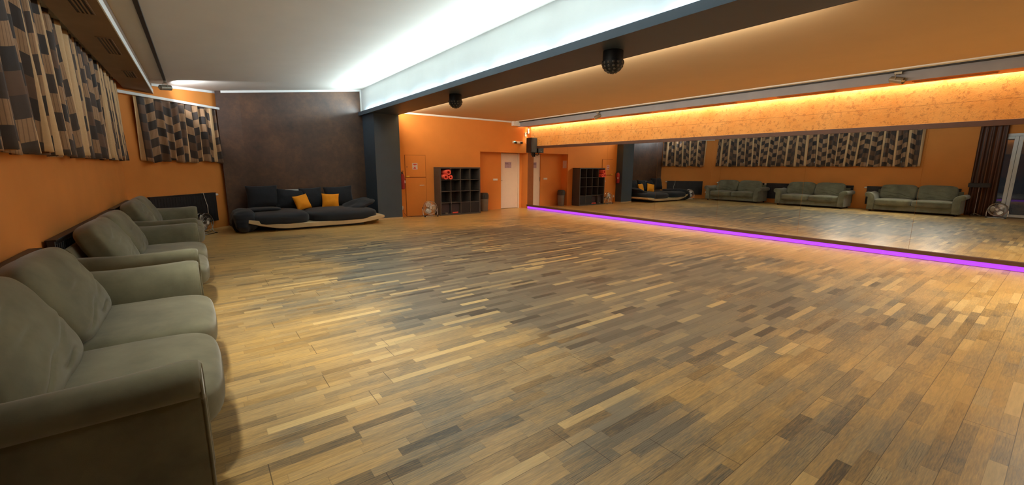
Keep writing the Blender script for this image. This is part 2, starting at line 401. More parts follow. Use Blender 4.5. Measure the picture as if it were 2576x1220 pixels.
    def pillow(s, w_, h_, t, n=16, wr=0.006, seed=0, T=None):
        """square scatter pillow in the xz plane, thickness along y, pinched corners"""
        vs, fs = [], []
        for sg in (1, -1):
            for i in range(n + 1):
                for j in range(n + 1):
                    a = -1 + 2 * i / n; b = -1 + 2 * j / n
                    a = math.sin(a * PI / 2 * .9) / math.sin(PI / 2 * .9); b = math.sin(b * PI / 2 * .9) / math.sin(PI / 2 * .9)
                    th = t * ((1 - abs(a) ** 2.6) * (1 - abs(b) ** 2.6)) ** 0.55
                    x = a * w_ * (1 - 0.07 * (1 - b * b)); z = b * h_ * (1 - 0.07 * (1 - a * a))
                    q = Vector((x, sg * th, z))
                    q.y += sg * wr * noise.noise(q * 9 + Vector((seed * 3.3, 0, seed))) * (2.2 if th > 0.02 else 0)
                    vs.append(q)
        m = (n + 1) ** 2
        for i in range(n):
            for j in range(n):
                a = i * (n + 1) + j; fs.append((a, a + 1, a + n + 2, a + n + 1)); fs.append((m + a, m + a + n + 1, m + a + n + 2, m + a + 1))
        return s.add(vs, fs, T)
    def build(s, name, m, parent=None, smooth=False, bevel=0.0, angle=40, weld=0.0, sub=0, loc=None):
        me = bpy.data.meshes.new(name); me.from_pydata([tuple(p) for p in s.v], [], s.f); me.update()
        bm = bmesh.new(); bm.from_mesh(me)
        if weld: bmesh.ops.remove_doubles(bm, verts=bm.verts, dist=weld)
        bmesh.ops.recalc_face_normals(bm, faces=bm.faces); bm.to_mesh(me); bm.free()
        if s.uv is not None:
            ul = me.uv_layers.new(name='UVMap')
            for l in me.loops: ul.data[l.index].uv = s.uv[l.vertex_index]
        me.materials.append(m)
        if smooth or bevel:
            me.polygons.foreach_set('use_smooth', [True] * len(me.polygons)); me.set_sharp_from_angle(angle=R(angle))
        o = bpy.data.objects.new(name, me); C.objects.link(o)
        if parent is not None: o.parent = parent
        if loc is not None: o.location = loc
        if bevel:
            b = o.modifiers.new('bevel', 'BEVEL'); b.width = bevel; b.segments = 2; b.limit_method = 'ANGLE'; b.angle_limit = R(35)
        if sub:
            b = o.modifiers.new('subsurf', 'SUBSURF'); b.levels = sub; b.render_levels = sub
        return o
def tag(o, label, cat, group=None):
    o['label'] = label; o['category'] = cat
    if group: o['group'] = group
    return o
def thing(name, label, cat, loc=(0, 0, 0), rz=0.0, group=None):
    o = bpy.data.objects.new(name, None); C.objects.link(o); o.location = loc; o.rotation_euler = (0, 0, rz)
    o.empty_display_size = 0.2
    return tag(o, label, cat, group)
def struct(o, label=None):
    o['kind'] = 'structure'
    if label: o['label'] = label
    return o
def kids(o): return [c for c in C.objects if c.parent is o]
def dup(root, loc, rz, label):
    def cp(o, parent):
        n = o.copy(); C.objects.link(n); n.parent = parent
        for ch in kids(o): cp(ch, n)
        return n
    r = cp(root, None); r.location = loc; r.rotation_euler = (0, 0, rz); r['label'] = label
    return r
def TR(loc=(0, 0, 0), rx=0, ry=0, rz=0):
    return Matrix.Translation(loc) @ Matrix.Rotation(rz, 4, 'Z') @ Matrix.Rotation(ry, 4, 'Y') @ Matrix.Rotation(rx, 4, 'X')

# ------------------------------------------------------------------ the room shell
struct(MB().box(-1.4, 10.2, YB - .2, 13.6, -0.12, 0).build('floor', M['floor']), 'worn strip parquet floor of honey and grey staves')
# left (window) wall with the glass door opening y 0.25..2.05
b = MB(); b.box(XL - .15, XL, 2.05, 11.33, 0, 3.4); b.box(XL - .15, XL, YB, 0.25, 0, 3.4); b.box(XL - .15, XL, 0.25, 2.05, 2.68, 3.4)
struct(b.build('wall_left', M['orange']), 'orange painted window wall behind the green sofas')
d = (C2 - C1).normalized(); nrm = Vector((d.y, -d.x))      # nrm points into the room
def diag(s, off=0.0):                                      # point on the diagonal wall
    p = C1 + d * s + nrm * off; return p
LD = (C2 - C1).length
Td = Matrix.Translation((C1.x, C1.y, 0)) @ Matrix.Rotation(math.atan2(d.y, d.x), 4, 'Z')   # local x along wall, local -y into the room
def wallpoly(poly, a, bb, axis, m, name, lab, T=None):
    return struct(MB().prism(poly, a, bb, axis, T).build(name, m), lab)
wallpoly([(-.12, 0), (LD + .02, 0), (LD + .02, 3.6), (-.12, 3.4)], 0, .15, 'y', M['orange'], 'wall_diagonal', 'orange wall with the small curtain and black radiator', Td)
wallpoly([(C2.x - .1, 0), (4.3, 0), (4.3, 3.95), (C2.x - .1, 3.6)], 13.03, 13.2, 'y', M['brown'], 'wall_alcove', 'mottled rust-brown wall behind the black sofa')
wallpoly([(C2.x - .1, 13.0), (C2.x, 13.24), (C2.x + .4, 13.24), (C2.x + .4, 13.03)], 0, 3.5, 'z', M['brown'], 'trim_11', 'brown corner fillet')
b = MB(); b.box(4.6, 7.86, YF, 12.95, 0, 3.4); b.box(7.86, XM + .1, YF, 12.95, 2.06, 3.4)
b.box(7.86, 8.99, 12.75, 12.95, 0, 2.06); b.box(9.85, XM + .1, 12.75, 12.95, 0, 2.06); b.box(8.9, 9.9, 12.93, 12.98, 0, 2.06)
struct(b.build('wall_far', M['orange']), 'orange far wall with a door recess')
struct(MB().box(XM, XM + .15, YB, 12.95, 0, 3.4).build('wall_right', M['orange']), 'wall that carries the mirror and cork band')
struct(MB().box(XL - .15, XM + .15, YB - .15, YB, 0, 4.0).build('wall_rear', M['brown']), 'brown rear wall behind the camera')
struct(MB().prism([(-1.4, zl(-1.4)), (4.2, zl(4.2)), (4.2, 4.1), (-1.4, 4.1)], YB - .1, 13.5, 'y').build('ceiling_left', M['ceiling']), 'sloping pale ceiling over the sofas')
struct(MB().box(4.7, 10.2, YB - .1, 13.0, ZR, 3.5).build('ceiling_right', M['ceiling_warm_lit']), 'flat ceiling in front of the mirror')

# beam with its light trough, and the pillar under it
b = MB(); b.box(4.135, 4.863, YB, 13.05, 3.012, 4.05)
b.box(4.014, 4.14, YB, 13.03, 3.012, 3.03); b.box(4.014, 4.026, YB, 13.03, 3.03, 3.115)
struct(b.build('beam', M['navy']), 'long dark beam with a cool lit trough along its top')
struct(MB().box(4.122, 4.134, YB, 13.03, 3.031, 3.9).build('trim_1', M['fascia']), 'white fascia above the light trough')
struct(MB().box(4.129, 4.863, 12.05, 13.1, 0, 3.012).build('pillar', M['navy']), 'dark blue square pillar beside the black sofa')
b = MB(); b.box(4.121, 4.871, 12.042, 12.05, 0, .045); b.box(4.121, 4.129, 12.05, 13.03, 0, .045); b.box(4.863, 4.871, 12.05, YF, 0, .045)
struct(b.build('baseboard_pillar', M['shell']), 'thin pale skirting round the pillar')
# crown trims
def crown(p, q, z0, z1, h=.05, t=.025, name='trim_2', inward=Vector((0, -1))):
    b = MB(); P = [Vector(p), Vector(q)]
    vs = []
    for pt, z in zip(P, (z0, z1)):
        i = pt + inward * t
        vs += [(pt.x, pt.y, z - h), (i.x, i.y, z - h), (i.x, i.y, z + .01), (pt.x, pt.y, z + .01)]
    b.add(vs, [(0, 1, 2, 3), (7, 6, 5, 4)] + [(k, k + 4, (k + 1) % 4 + 4, (k + 1) % 4) for k in range(4)])
    return struct(b.build(name, M['white']), 'white ceiling moulding')
crown(diag(.45), C2, zl(diag(.45).x), zl(C2.x), name='trim_2', inward=nrm)
crown((C2.x + .02, 13.03), (4.122, 13.03), zl(C2.x), zl(4.122), name='trim_3')
crown((4.863, YF), (9.17, YF), ZR, ZR, name='trim_4')
struct(MB().box(4.085, 4.122, 13.0, 13.03, 3.12, 3.78).build('trim_5', M['white']), 'white upright moulding at the end of the fascia')
b = MB(); b.box(4.871, 5.1, YF - .012, YF, 0, .06); b.box(5.84, 6.1, YF - .012, YF, 0, .06)
struct(b.build('baseboard_far', M['orange']), 'orange skirting on the far wall')

# left bulkhead (box for the air ducts) with white lit face, and its ceiling track
XB0, XB1, ZB = -.98, -.57, 3.02
e0 = C1 + d * ((XB0 - C1.x) / d.x); e1 = C1 + d * ((XB1 - C1.x) / d.x)
b = MB(); b.prism([(XB0, YB), (XB1, YB), (XB1, e1.y), (XB0, e0.y)], ZB, 3.4, 'z')
struct(b.build('bulkhead_left', M['soffit_brown']), 'boxed air duct above the long curtain')
b = MB(); b.box(XB1, XB1 + .012, YB, e1.y, ZB - .004, ZB + .085)
struct(b.build('trim_6', M['white']), 'white edge strip of the left duct box')
# right bulkhead over the cork band
XR0, ZRB = 9.5, 2.965
b = MB(); b.box(XR0, 9.885, YB, 12.2, ZRB, ZRB + .03); b.box(9.86, 9.885, YB, 12.2, ZRB, ZRB + .06)
struct(b.build('bulkhead_underside', M['soffit_orange']), 'orange underside of the right duct box')
struct(MB().box(XR0 - .012, XR0, YB, YF, ZRB - .002, ZR).build('bulkhead_right', M['soffit']), 'grey face of the right duct box')
struct(MB().box(9.29, 9.40, YB, 12.3, ZR - .02, ZR).build('trim_7', M['white']), 'white flange along the ceiling track')
def track(x, z, y0, y1, label):
    return tag(MB().box(x - .022, x + .022, y0, y1, z - .036, z - .001).build('lighting_track', M['black']), label, 'track light rail')
track(9.44, ZR, YB, 12.3, 'dark lighting track along the mirror-side duct box')
track(-.33, zl(-.36), YB, 11.5, 'dark lighting track on the sloping ceiling above the sofas')

# cork band, wood strips and mirror
struct(MB().box(XM - .012, XM, YB, 12.2, 2.295, 3.12).build('trim_8', M['cork']), 'orange cork band above the mirror')
t = thing('wall_mirror', 'wall-length dance mirror between dark wood strips on the right wall', 'mirror', (XM, 5, 0))
ys = [12.03, 10.29, 8.555, 6.82, 5.09, 3.355, 1.62, -.115, -1.85]
for y1_, y0_ in zip(ys[:-1], ys[1:]):
    MB().box(-.008, -.001, y0_ - 5 + .0015, y1_ - 5 - .0015, .15, 2.21).build('mirror_panel', M['mirror'], t)
MB().box(-.022, -.0005, YB - 5, 12.36 - 5, 2.207, 2.294).build('top_strip', M['trim_wood'], t, bevel=.003)
MB().box(-.05, -.0005, YB - 5, 12.37 - 5, .085, .15).build('bottom_strip', M['trim_wood'], t, bevel=.003)
MB().box(-.010, -.0005, 12.035 - 5, 12.37 - 5, .15, 2.207).build('end_strip', M['wood_strip'], t)
t = thing('led_strip', 'glowing purple light strip at the foot of the mirror', 'light strip', (XM - .012, 5, 0))
MB().box(0, .010, YB - 5, 12.36 - 5, .004, .082).build('backing_profile', M['ivory'], t)
MB().box(-.006, .001, YB - 5, 12.35 - 5, .046, .080).build('diffuser', M['purple'], t)
MB().box(-.006, .001, YB - 5, 12.35 - 5, .006, .042).build('diffuser', M['purple'], t)

# ------------------------------------------------------------------ white door in the recess
t = thing('door_1', 'white door with a mauve hall notice in the far recess', 'door', (8.99, 12.75, 0)); t['kind'] = 'structure'
MB().box(0.0, .79, .03, .07, .012, 2.04).build('door_leaf', M['door'], t, bevel=.003)
b = MB(); b.box(.79, .86, .0, .09, 0, 2.05); struct(b.build('door_jamb', M['door'], t, bevel=.003))
b = MB(); b.box(.004, .014, .018, .032, .99, 1.16); b.build('door_plate', M['black'], t)
b = MB(); b.tube([(.037, .02, 1.05), (.037, -.018, 1.05)], .009, 8); b.build('door_knob', M['chrome'], t, smooth=True)
# notice
def text_obj(name, body, size, loc, rot, m, parent=None, ex=.0006, align='CENTER'):
    cu = bpy.data.curves.new(name, 'FONT'); cu.body = body; cu.size = size; cu.align_x = align; cu.align_y = 'CENTER'; cu.extrude = ex
    cu.materials.append(m)
    tmp = bpy.data.objects.new(name, cu); C.objects.link(tmp); bpy.context.view_layer.update()
    me = bpy.data.meshes.new_from_object(tmp.evaluated_get(bpy.context.evaluated_depsgraph_get())); bpy.data.objects.remove(tmp)
    o = bpy.data.objects.new(name, me); C.objects.link(o); o.location = loc; o.rotation_euler = rot
    if not me.materials: me.materials.append(m)
    if parent: o.parent = parent
    return o
t = thing('paper_notice', 'mauve paper notice reading HALL taped to the white door', 'notice', (9.33, 12.777, 1.62))
MB().box(-.15, .15, 0, .002, -.11, .11).build('sheet', M['paper'], t)
text_obj('lettering', 'HALL 2', .075, (0, -.001, .045), (PI / 2, 0, 0), M['ink'], t)
text_obj('lettering', '1', .085, (0, -.001, -.055), (PI / 2, 0, 0), M['ink'], t)
t = thing('paper_notice', 'pale sheet pinned to the side of the door recess, seen in the mirror', 'notice', (7.861, 12.57, 1.66))
MB().box(0, .002, -.11, .11, -.15, .15).build('sheet', M['paper_white'], t)
# light switch on the recess wall
t = thing('light_switch', 'wide ivory double light switch left of the white door', 'switch', (8.735, 12.75, 1.09))
MB().box(-.10, .10, -.012, 0, -.035, .035).build('plate', M['ivory'], t, bevel=.004)
for k in (-.05, .05): MB().box(k - .042, k + .042, -.017, -.011, -.027, .027).build('rocker', M['ivory'], t, bevel=.002)

# ------------------------------------------------------------------ fire hose cabinet
t = thing('fire_hose_cabinet', 'orange-painted fire hose cabinet of two flush doors beside the pillar', 'cabinet', (5.14, YF, 0))
MB().box(-.012, .682, -.006, 0, .0, 1.895).build('frame', plain('dark_orange_gap', srgb(128, 62, 20), .8), t)
MB().box(0, .67, -.02, -.005, 1.225, 1.885).build('upper_door', M['orange'], t, bevel=.004)
MB().box(0, .67, -.02, -.005, .012, 1.205).build('lower_door', M['orange'], t, bevel=.004)
b = MB(); b.box(.44, .60, -.05, -.038, .955, .975); b.box(.45, .462, -.04, -.02, .958, .972); b.box(.58, .592, -.04, -.02, .958, .972)
b.build('handle', M['ivory'], t, bevel=.003)
MB().box(.01, .115, -.045, -.02, 1.222, 1.262).build('latch', M['yellow'], t, bevel=.004)
b = MB()
b.lathe([(0, 0), (.014, 0), (.014, .012), (0, .012)], 10, TR((.05, -.02, 1.53), rx=PI / 2))
b.build('lock', M['trim_wood'], t, smooth=True)
t2 = MB().box(.225, .40, -.0225, -.02, 1.455, 1.645).build('hose_sign', M['paper_white'], t)
b = MB(); b.prism([(.247, 1.625), (.378, 1.625), (.378, 1.60), (.335, 1.595), (.312, 1.565), (.29, 1.595), (.247, 1.60)], -.0235, -.0225, 'y')
b.prism([(.25, 1.475), (.312, 1.545), (.352, 1.475)], -.0235, -.0225, 'y')
b.build('pictogram', M['sign_red'], t2)
# fire extinguisher on the pillar's hidden side
t = thing('fire_extinguisher', 'red fire extinguisher hung on the pillar beside the hose cabinet', 'fire extinguisher', (4.955, 12.2, .86))
MB().lathe([(0.0, 0), (.06, .002), (.075, .015), (.078, .05), (.078, .38), (.066, .43), (.035, .46), (.025, .47), (0, .47)], 24).build('cylinder', M['red'], t, smooth=True)
MB().lathe([(.02, .465), (.022, .50), (.016, .52), (0, .52)], 12).build('valve', M['black'], t, smooth=True)
b = MB(); b.box(-.012, .012, -.12, .02, .515, .53); b.box(-.012, .012, -.10, .01, .545, .557); b.build('lever', M['black'], t, bevel=.003)
b = MB(); b.tube([(0, .01, .5), (.04, .06, .5), (.09, .07, .42), (.10, .04, .28), (.085, .02, .12), (.08, 0, .06)], .011, 8); b.build('hose', M['black'], t, smooth=True)
MB().box(.02, .074, -.06, -.03, .19, .27).build('instruction_label', M['ivory'], t)
MB().box(-.091, -.07, -.02, .02, .2, .42).build('bracket', M['black'], t)

# ------------------------------------------------------------------ cube shelf with its contents
SX0, SX1, SY0, SY1, SH = 6.09, 7.59, 11.96, 12.375, 1.53
t = thing('cube_shelf', 'grey-black four by four cube shelf against the orange far wall', 'shelf', ((SX0 + SX1) / 2, SY0, 0))
hw = (SX1 - SX0) / 2; dp = SY1 - SY0; T_ = .045; ti = .018
for sgn in (-1, 1):
    MB().box(min(sgn * hw, sgn * (hw - T_)), max(sgn * hw, sgn * (hw - T_)), 0, dp, 0, SH).build('side_panel', M['shelf'], t, bevel=.002)
MB().box(-hw + T_, hw - T_, 0, dp, SH - T_, SH).build('top_board', M['shelf'], t, bevel=.002)
MB().box(-hw + T_, hw - T_, 0, dp, 0, T_).build('bottom_board', M['shelf'], t, bevel=.002)
MB().box(-hw + T_, hw - T_, dp - .012, dp, T_, SH - T_).build('back_panel', M['shelf_dark'], t)
cw = (2 * hw - 2 * T_ - 3 * ti) / 4; chh = (SH - 2 * T_ - 3 * ti) / 4
for k in range(1, 4):
    z = T_ + k * chh + (k - 1) * ti; MB().box(-hw + T_, hw - T_, .003, dp - .012, z, z + ti).build('shelf_board', M['shelf'], t)
    x = -hw + T_ + k * cw + (k - 1) * ti
    for r_ in range(4):
        z0 = T_ + r_ * (chh + ti); MB().box(x, x + ti, .003, dp - .012, z0, z0 + chh).build('divider', M['shelf'], t)
def cell(k, r_): return (-hw + T_ + k * (cw + ti), T_ + r_ * (chh + ti))
for k in (2, 3):
    x0, z0 = cell(k, 0); dr = MB().box(x0 + .004, x0 + cw - .004, .008, .36, z0 + .004, z0 + chh - .004).build('drawer', M['black'], t, bevel=.003)
cxm = (SX0 + SX1) / 2
for k, lab in ((0, 'dark fabric box in the bottom left cell of the cube shelf'), (1, 'dark fabric box in the bottom row behind the small orange bundle')):
    x0, z0 = cell(k, 0)
    tag(MB().box(x0 + .012, x0 + cw - .012, .10, .38, z0 + .001, z0 + chh - .02).build('storage_box', plain('purple_grey_canvas', srgb(66, 54, 58), .9), None, bevel=.006, loc=(cxm, SY0, 0)), lab, 'box', 'fabric boxes in the cube shelf')
x0, z0 = cell(1, 0)
b = MB()
for k in range(3): b.lathe([(.0, 0), (.022, .004), (.024, .02), (.024, .12), (.022, .136), (0, .14)], 10, TR((x0 + .05 + k * .05, .05, z0 + .024), ry=PI / 2, rz=.2 * k))
tag(b.build('resistance_band', M['mat_coral'], None, smooth=True, loc=(cxm, SY0, 0)), 'small orange bundle in the second bottom cell of the shelf', 'bundle')
x0, z0 = cell(0, 0)
b = MB(); b.cushion((x0 + .19, .05, z0 + .022), (.05, .03, .022), 3, 6); tag(b.build('folded_cloth', M['grey_plastic'], None, smooth=True, loc=(cxm, SY0, 0)), 'small grey cloth in the bottom left shelf cell', 'cloth')
# rolled mats
def mat_roll(r_out, length):
    b = MB(); vs, fs = [], []; turns, n = 2.2, 56; th = .016
    pts = []
    for i in range(n + 1):
        a = 2 * PI * turns * i / n; r_ = r_out - th - (1 - i / n) * th * turns * 1.02
        pts.append((r_ * math.cos(a), r_ * math.sin(a), (r_ + th * .95) * math.cos(a), (r_ + th * .95) * math.sin(a)))
    for y in (0, length):
        for p in pts: vs += [(p[0], y, p[1]), (p[2], y, p[3])]
    m_ = 2 * (n + 1)
    for i in range(n):
        a = 2 * i
        fs += [(a, a + 1, a + 3, a + 2), (m_ + a, m_ + a + 2, m_ + a + 3, m_ + a + 1), (a + 1, m_ + a + 1, m_ + a + 3, a + 3), (a, a + 2, m_ + a + 2, m_ + a)]
    fs += [(0, m_, m_ + 1, 1), (2 * n, 2 * n + 1, m_ + 2 * n + 1, m_ + 2 * n)]
    return b.add(vs, fs)
x0, z0 = cell(0, 3)
zb_ = z0
for (dx, dz, r_, dy, lab) in ((.105, .088, .085, -.13, 'coral rolled foam mat lying bottom left in the top shelf cell'),
                              (.262, .078, .075, -.15, 'coral rolled foam mat lying bottom right in the top shelf cell'),
                              (.185, .233, .088, -.16, 'coral rolled foam mat on top of the other two rolls')):
    tag(mat_roll(r_, .50).build('rolled_mat', M['mat_coral'], None, smooth=True, loc=(cxm + x0 + dx, SY0 + dy, zb_ + dz)), lab, 'mat', 'rolled foam mats in the cube shelf')

# waste bin
t = thing('waste_bin', 'grey waste bin with dark swing lid between cube shelf and door', 'bin', (8.085, 12.5, 0))
MB().lathe([(0, 0), (.125, 0), (.13, .01), (.148, .44), (.148, .45), (0, .45)], 28).build('body', M['grey_plastic'], t, smooth=True)
MB().lathe([(.156, .43), (.158, .50), (.15, .60), (.12, .64), (0, .645)], 28).build('lid', M['dark_grey_plastic'], t, smooth=True)
MB().box(-.085, .085, -.163, -.13, .475, .59).build('flap', M['dark_grey_plastic'], t, bevel=.01)

# ------------------------------------------------------------------ floor fans
def make_fan(label):
    t = thing('floor_fan', label, 'fan', (0, 0, 0), 0, 'chrome floor fans')
    R0, zc, yc = .205, .275, 0.0
    b = MB()
    for rr, yy in ((R0, -.06), (R0, .06), (R0 * .66, -.075), (R0 * .33, -.082)):
        b.tube([(rr * math.cos(2 * PI * k / 32), yy, zc + rr * math.sin(2 * PI * k / 32)) for k in range(32)], .0085 if rr == R0 else .003, 6, True)
    b.lathe([(R0 + .004, -.06), (R0 + .006, 0), (R0 + .004, .06)][:0] or [(R0, -.055), (R0, .055)], 32, TR((0, 0, zc), rx=PI / 2)) if False else None
    for k in range(28):
        a = 2 * PI * k / 28
        for sg in (-1, 1):
            b.tube([(.05 * math.cos(a), sg * .085, zc + .05 * math.sin(a)), (R0 * .6 * math.cos(a), sg * .078, zc + R0 * .6 * math.sin(a)), (R0 * math.cos(a), sg * .06, zc + R0 * math.sin(a))], .0016, 4)
    b.build('cage', M['chrome'], t, smooth=True)
    for k in range(3):
        b = MB(); vs, fs = [], []
        for i in range(7):
            for j in range(6):
                rr = .035 + (R0 - .055) * i / 6; a0 = 2 * PI * k / 3; wdt = .45 + .55 * math.sin(PI * min(1, (i + 1) / 7)); a = a0 + (j / 5 - .5) * 2 * wdt * .85
                vs.append((rr * math.cos(a), (j / 5 - .5) * -.055, zc + rr * math.sin(a)))
        for i in range(6):
            for j in range(5): fs.append((i * 6 + j, i * 6 + j + 1, i * 6 + j + 7, i * 6 + j + 6))
        o = b.add(vs, fs).build('blade', M['steel'], t, smooth=True)
        s_ = o.modifiers.new('solid', 'SOLIDIFY'); s_.thickness = .003
    MB().lathe([(0, -.045), (.03, -.04), (.038, -.02), (.038, .03), (0, .03)], 18, TR((0, 0, zc), rx=PI / 2)).build('hub', M['chrome'], t, smooth=True)
    MB().lathe([(0, -.004), (.03, -.004), (.034, .003), (0, .006)], 18, TR((0, -.088, zc), rx=PI / 2)).build('badge', M['ivory'], t, smooth=True)
    MB().lathe([(.055, -.02), (.06, .03), (.05, .1), (0, .11)], 18, TR((0, .02, zc), rx=-PI / 2)).build('motor', M['chrome'], t, smooth=True)
    b = MB()
    b.tube([(-.235, .02, zc), (-.238, .0, zc - .12), (-.225, -.02, .05), (-.22, -.09, .014), (-.18, -.11, .012), (.18, -.11, .012), (.22, -.09, .014), (.225, -.02, .05), (.238, 0, zc - .12), (.235, .02, zc)], .0105, 10)
    b.tube([(-.228, -.01, .055), (-.215, .10, .013), (-.17, .14, .012), (.17, .14, .012), (.215, .10, .013), (.228, -.01, .055)], .0105, 10)
    b.build('stand', M['chrome'], t, smooth=True)
    for sg in (-1, 1):
        MB().lathe([(0, 0), (.02, 0), (.02, .022), (0, .022)], 12, TR((sg * .222, .02, zc), ry=sg * PI / 2)).build('knob', M['black'], t, smooth=True)
        MB().box(sg * .2 - .025, sg * .2 + .025, -.118, -.085, 0, .03).build('foot', M['black'], t, bevel=.004)
    return t
fan = make_fan('chrome floor fan between the hose cabinet and cube shelf')
fan.location = (5.76, 12.02, 0); fan.rotation_euler = (0, 0, R(-8))
dup(fan, (.02, 11.66, 0), R(52), 'chrome floor fan beside the far green sofa and corner radiator')
dup(fan, (-.72, 1.42, 0), R(95), 'chrome floor fan in front of the glass door, seen in the mirror')
b = MB(); b.tube([(5.02, 12.36, .26), (5.03, 12.33, .12), (5.10, 12.29, .02), (5.3, 12.22, .007), (5.5, 12.15, .007), (5.7, 12.14, .02), (5.76, 12.13, .2)], .006, 6)
tag(b.build('fan_cable', M['cable_brown'], None, smooth=True), 'brown fan cable running along the floor to the pillar socket', 'cable')
t = thing('wall_socket', 'white wall socket low between the pillar and hose cabinet', 'socket', (4.985, YF, .28))
MB().box(-.04, .04, -.012, 0, -.055, .055).build('plate', M['socket_white'], t, bevel=.004)
MB().box(-.02, .02, -.04, -.012, -.03, .012).build('plug', M['socket_white'], t, bevel=.006)

# ------------------------------------------------------------------ fittings in the far right corner
t = thing('power_strip', 'ivory wall socket bar with two black adapters above the recess', 'socket bar', (9.45, YF, 2.43))
MB().box(-.215, .215, -.03, 0, -.04, .04).build('housing', M['ivory'], t, bevel=.006)
for k in (-.11, .155): MB().box(k - .035, k + .045, -.085, -.03, -.05, .015).build('adapter', M['black'], t, bevel=.006)
MB().box(-.165, -.095, -.036, -.03, .008, .033).build('indicator_light', M['green_led'], t)
t = thing('motion_sensor', 'white rounded motion sensor in the ceiling corner by the cork band', 'sensor', (9.925, 12.33, 2.83))
MB().cushion((0, 0, -.03), (.027, .035, .055), 3, 8).build('sensor_head', M['ivory'], t, smooth=True)
MB().box(-.028, .026, -.02, .045, .03, .10).build('mount', M['ivory'], t, bevel=.005)
t = thing('thermostat', 'white wall box with a plug and loop of cable above the speaker', 'control box', (9.83, YF, 2.72))
MB().box(-.035, .035, -.035, 0, -.075, .07).build('housing', M['ivory'], t, bevel=.006)
MB().box(-.002, .03, -.06, -.035, .015, .042).build('plug', M['black'], t, bevel=.004)
b = MB(); b.tube([(.0, -.02, -.07), (.005, -.02, -.16), (-.005, -.02, -.25), (.02, -.02, -.33), (.06, -.04, -.35)], .005, 6); b.build('cable', M['ivory'], t, smooth=True)
tag(MB().box(9.19, 9.48, 12.24, YF - .002, 2.99, ZR - .002).build('junction_box', M['white'], None, bevel=.006), 'white box on the ceiling at the end of the grey duct', 'box')
t = thing('speaker', 'black loudspeaker on a wall bracket above the mirror corner', 'speaker', (9.785, 11.98, 2.06))
b = MB(); b.prism([(-.135, -.16), (.135, -.16), (.11, .15), (-.11, .15)], 0, .52, 'z'); b.build('cabinet', M['black'], t, bevel=.008)
MB().box(-.12, .12, -.168, -.16, .02, .50).build('grille', M['shelf_dark'], t, bevel=.003)
MB().lathe([(0, 0), (.012, 0), (.012, .006), (0, .006)], 12, TR((0, -.168, .035), rx=PI / 2)).build('badge', M['chrome'], t, smooth=True)
b = MB(); b.tube([(0, -.02, 0), (0, -.02, -.07), (.02, .0, -.09), (.08, .04, -.07), (.135, .05, -.06)], .014, 8); b.box(.128, .140, .0, .1, -.14, .05); b.box(-.04, .04, -.07, .03, -.012, .0); b.build('bracket', M['black'], t, smooth=True)

# air vents
def vent(label, x0, x1, y0, y1, z, mf, ms, slats=3):
    t = thing('air_vent', label, 'vent', ((x0 + x1) / 2, (y0 + y1) / 2, z), 0, 'slot air vents in the duct boxes')
    hx, hy = (x1 - x0) / 2, (y1 - y0) / 2
    MB().box(-hx, hx, -hy, hy, -.004, .0).build('slot', M['black'], t)
    b = MB(); b.box(-hx - .012, hx + .012, -hy - .012, -hy, -.01, 0); b.box(-hx - .012, hx + .012, hy, hy + .012, -.01, 0)
    b.box(-hx - .012, -hx, -hy, hy, -.01, 0); b.box(hx, hx + .012, -hy, hy, -.01, 0); b.build('frame', mf, t)
    for k in range(slats):
        x = -hx + (k + 1) * 2 * hx / (slats + 1); MB().box(x - .007, x + .007, -hy, hy, -.009, -.003).build('slat', ms, t)
for y0, y1, lab in ((.94, 1.86, 'nearest slot vent under the orange duct box above the cork'), (2.93, 3.88, 'second slot vent from the camera under the orange duct box'),
                    (4.75, 5.85, 'third slot vent from the camera under the orange duct box'), (6.94, 7.85, 'fourth slot vent under the orange duct box, left of the grey spot'),
                    (8.95, 9.86, 'farthest slot vent under the orange duct box')):
    vent(lab, 9.60, 9.70, y0, y1, ZRB, M['soffit_orange'], M['soffit_orange'], 1)
for y0, y1, lab in ((4.9, 6.1, 'nearest brown vent under the duct box over the curtain'), (7.1, 8.0, 'middle brown vent under the duct box over the curtain'),
                    (9.3, 9.9, 'small farthest brown vent under the duct box over the curtain')):
    vent(lab, -.78, -.66, y0, y1, ZB, M['soffit_brown'], M['soffit_brown'], 3)

# ceiling effect lights under the beam
def make_ball(label):
    t = thing('effect_light', label, 'stage light', (4.46, 7.96, 3.012), 0, 'domed stage lights under the beam')
    MB().lathe([(0, 0), (.125, 0), (.13, -.01), (.13, -.12), (.142, -.125), (.142, -.135), (0, -.135)], 28).build('housing', M['black'], t, smooth=True)
    rr = .14
    MB().lathe([(rr * math.cos(a), -.132 - rr * math.sin(a)) for a in [PI / 2 * k / 8 for k in range(8)]] + [(0, -.132 - rr)], 28).build('dome', M['black'], t, smooth=True)
    for ring, (el, n) in enumerate(((8, 14), (27, 13), (46, 10), (64, 6), (82, 3))):
        for k in range(n):
            a = 2 * PI * (k + .5 * (ring % 2)) / n; e = R(el)
            dv = Vector((math.cos(a) * math.cos(e), math.sin(a) * math.cos(e), -math.sin(e)))
            T = Matrix.Translation(Vector((0, 0, -.132)) + dv * (rr - .003)) @ dv.to_track_quat('Z', 'Y').to_matrix().to_4x4()
            MB().lathe([(.0165, 0), (.0165, .005), (.012, .008), (0, .009)], 10, T).build('lens', M['lens'], t, smooth=True)
    return t
ball = make_ball('far black domed stage light under the dark beam')
dup(ball, (4.45, 3.81, 3.012), .3, 'near black domed stage light under the dark beam')

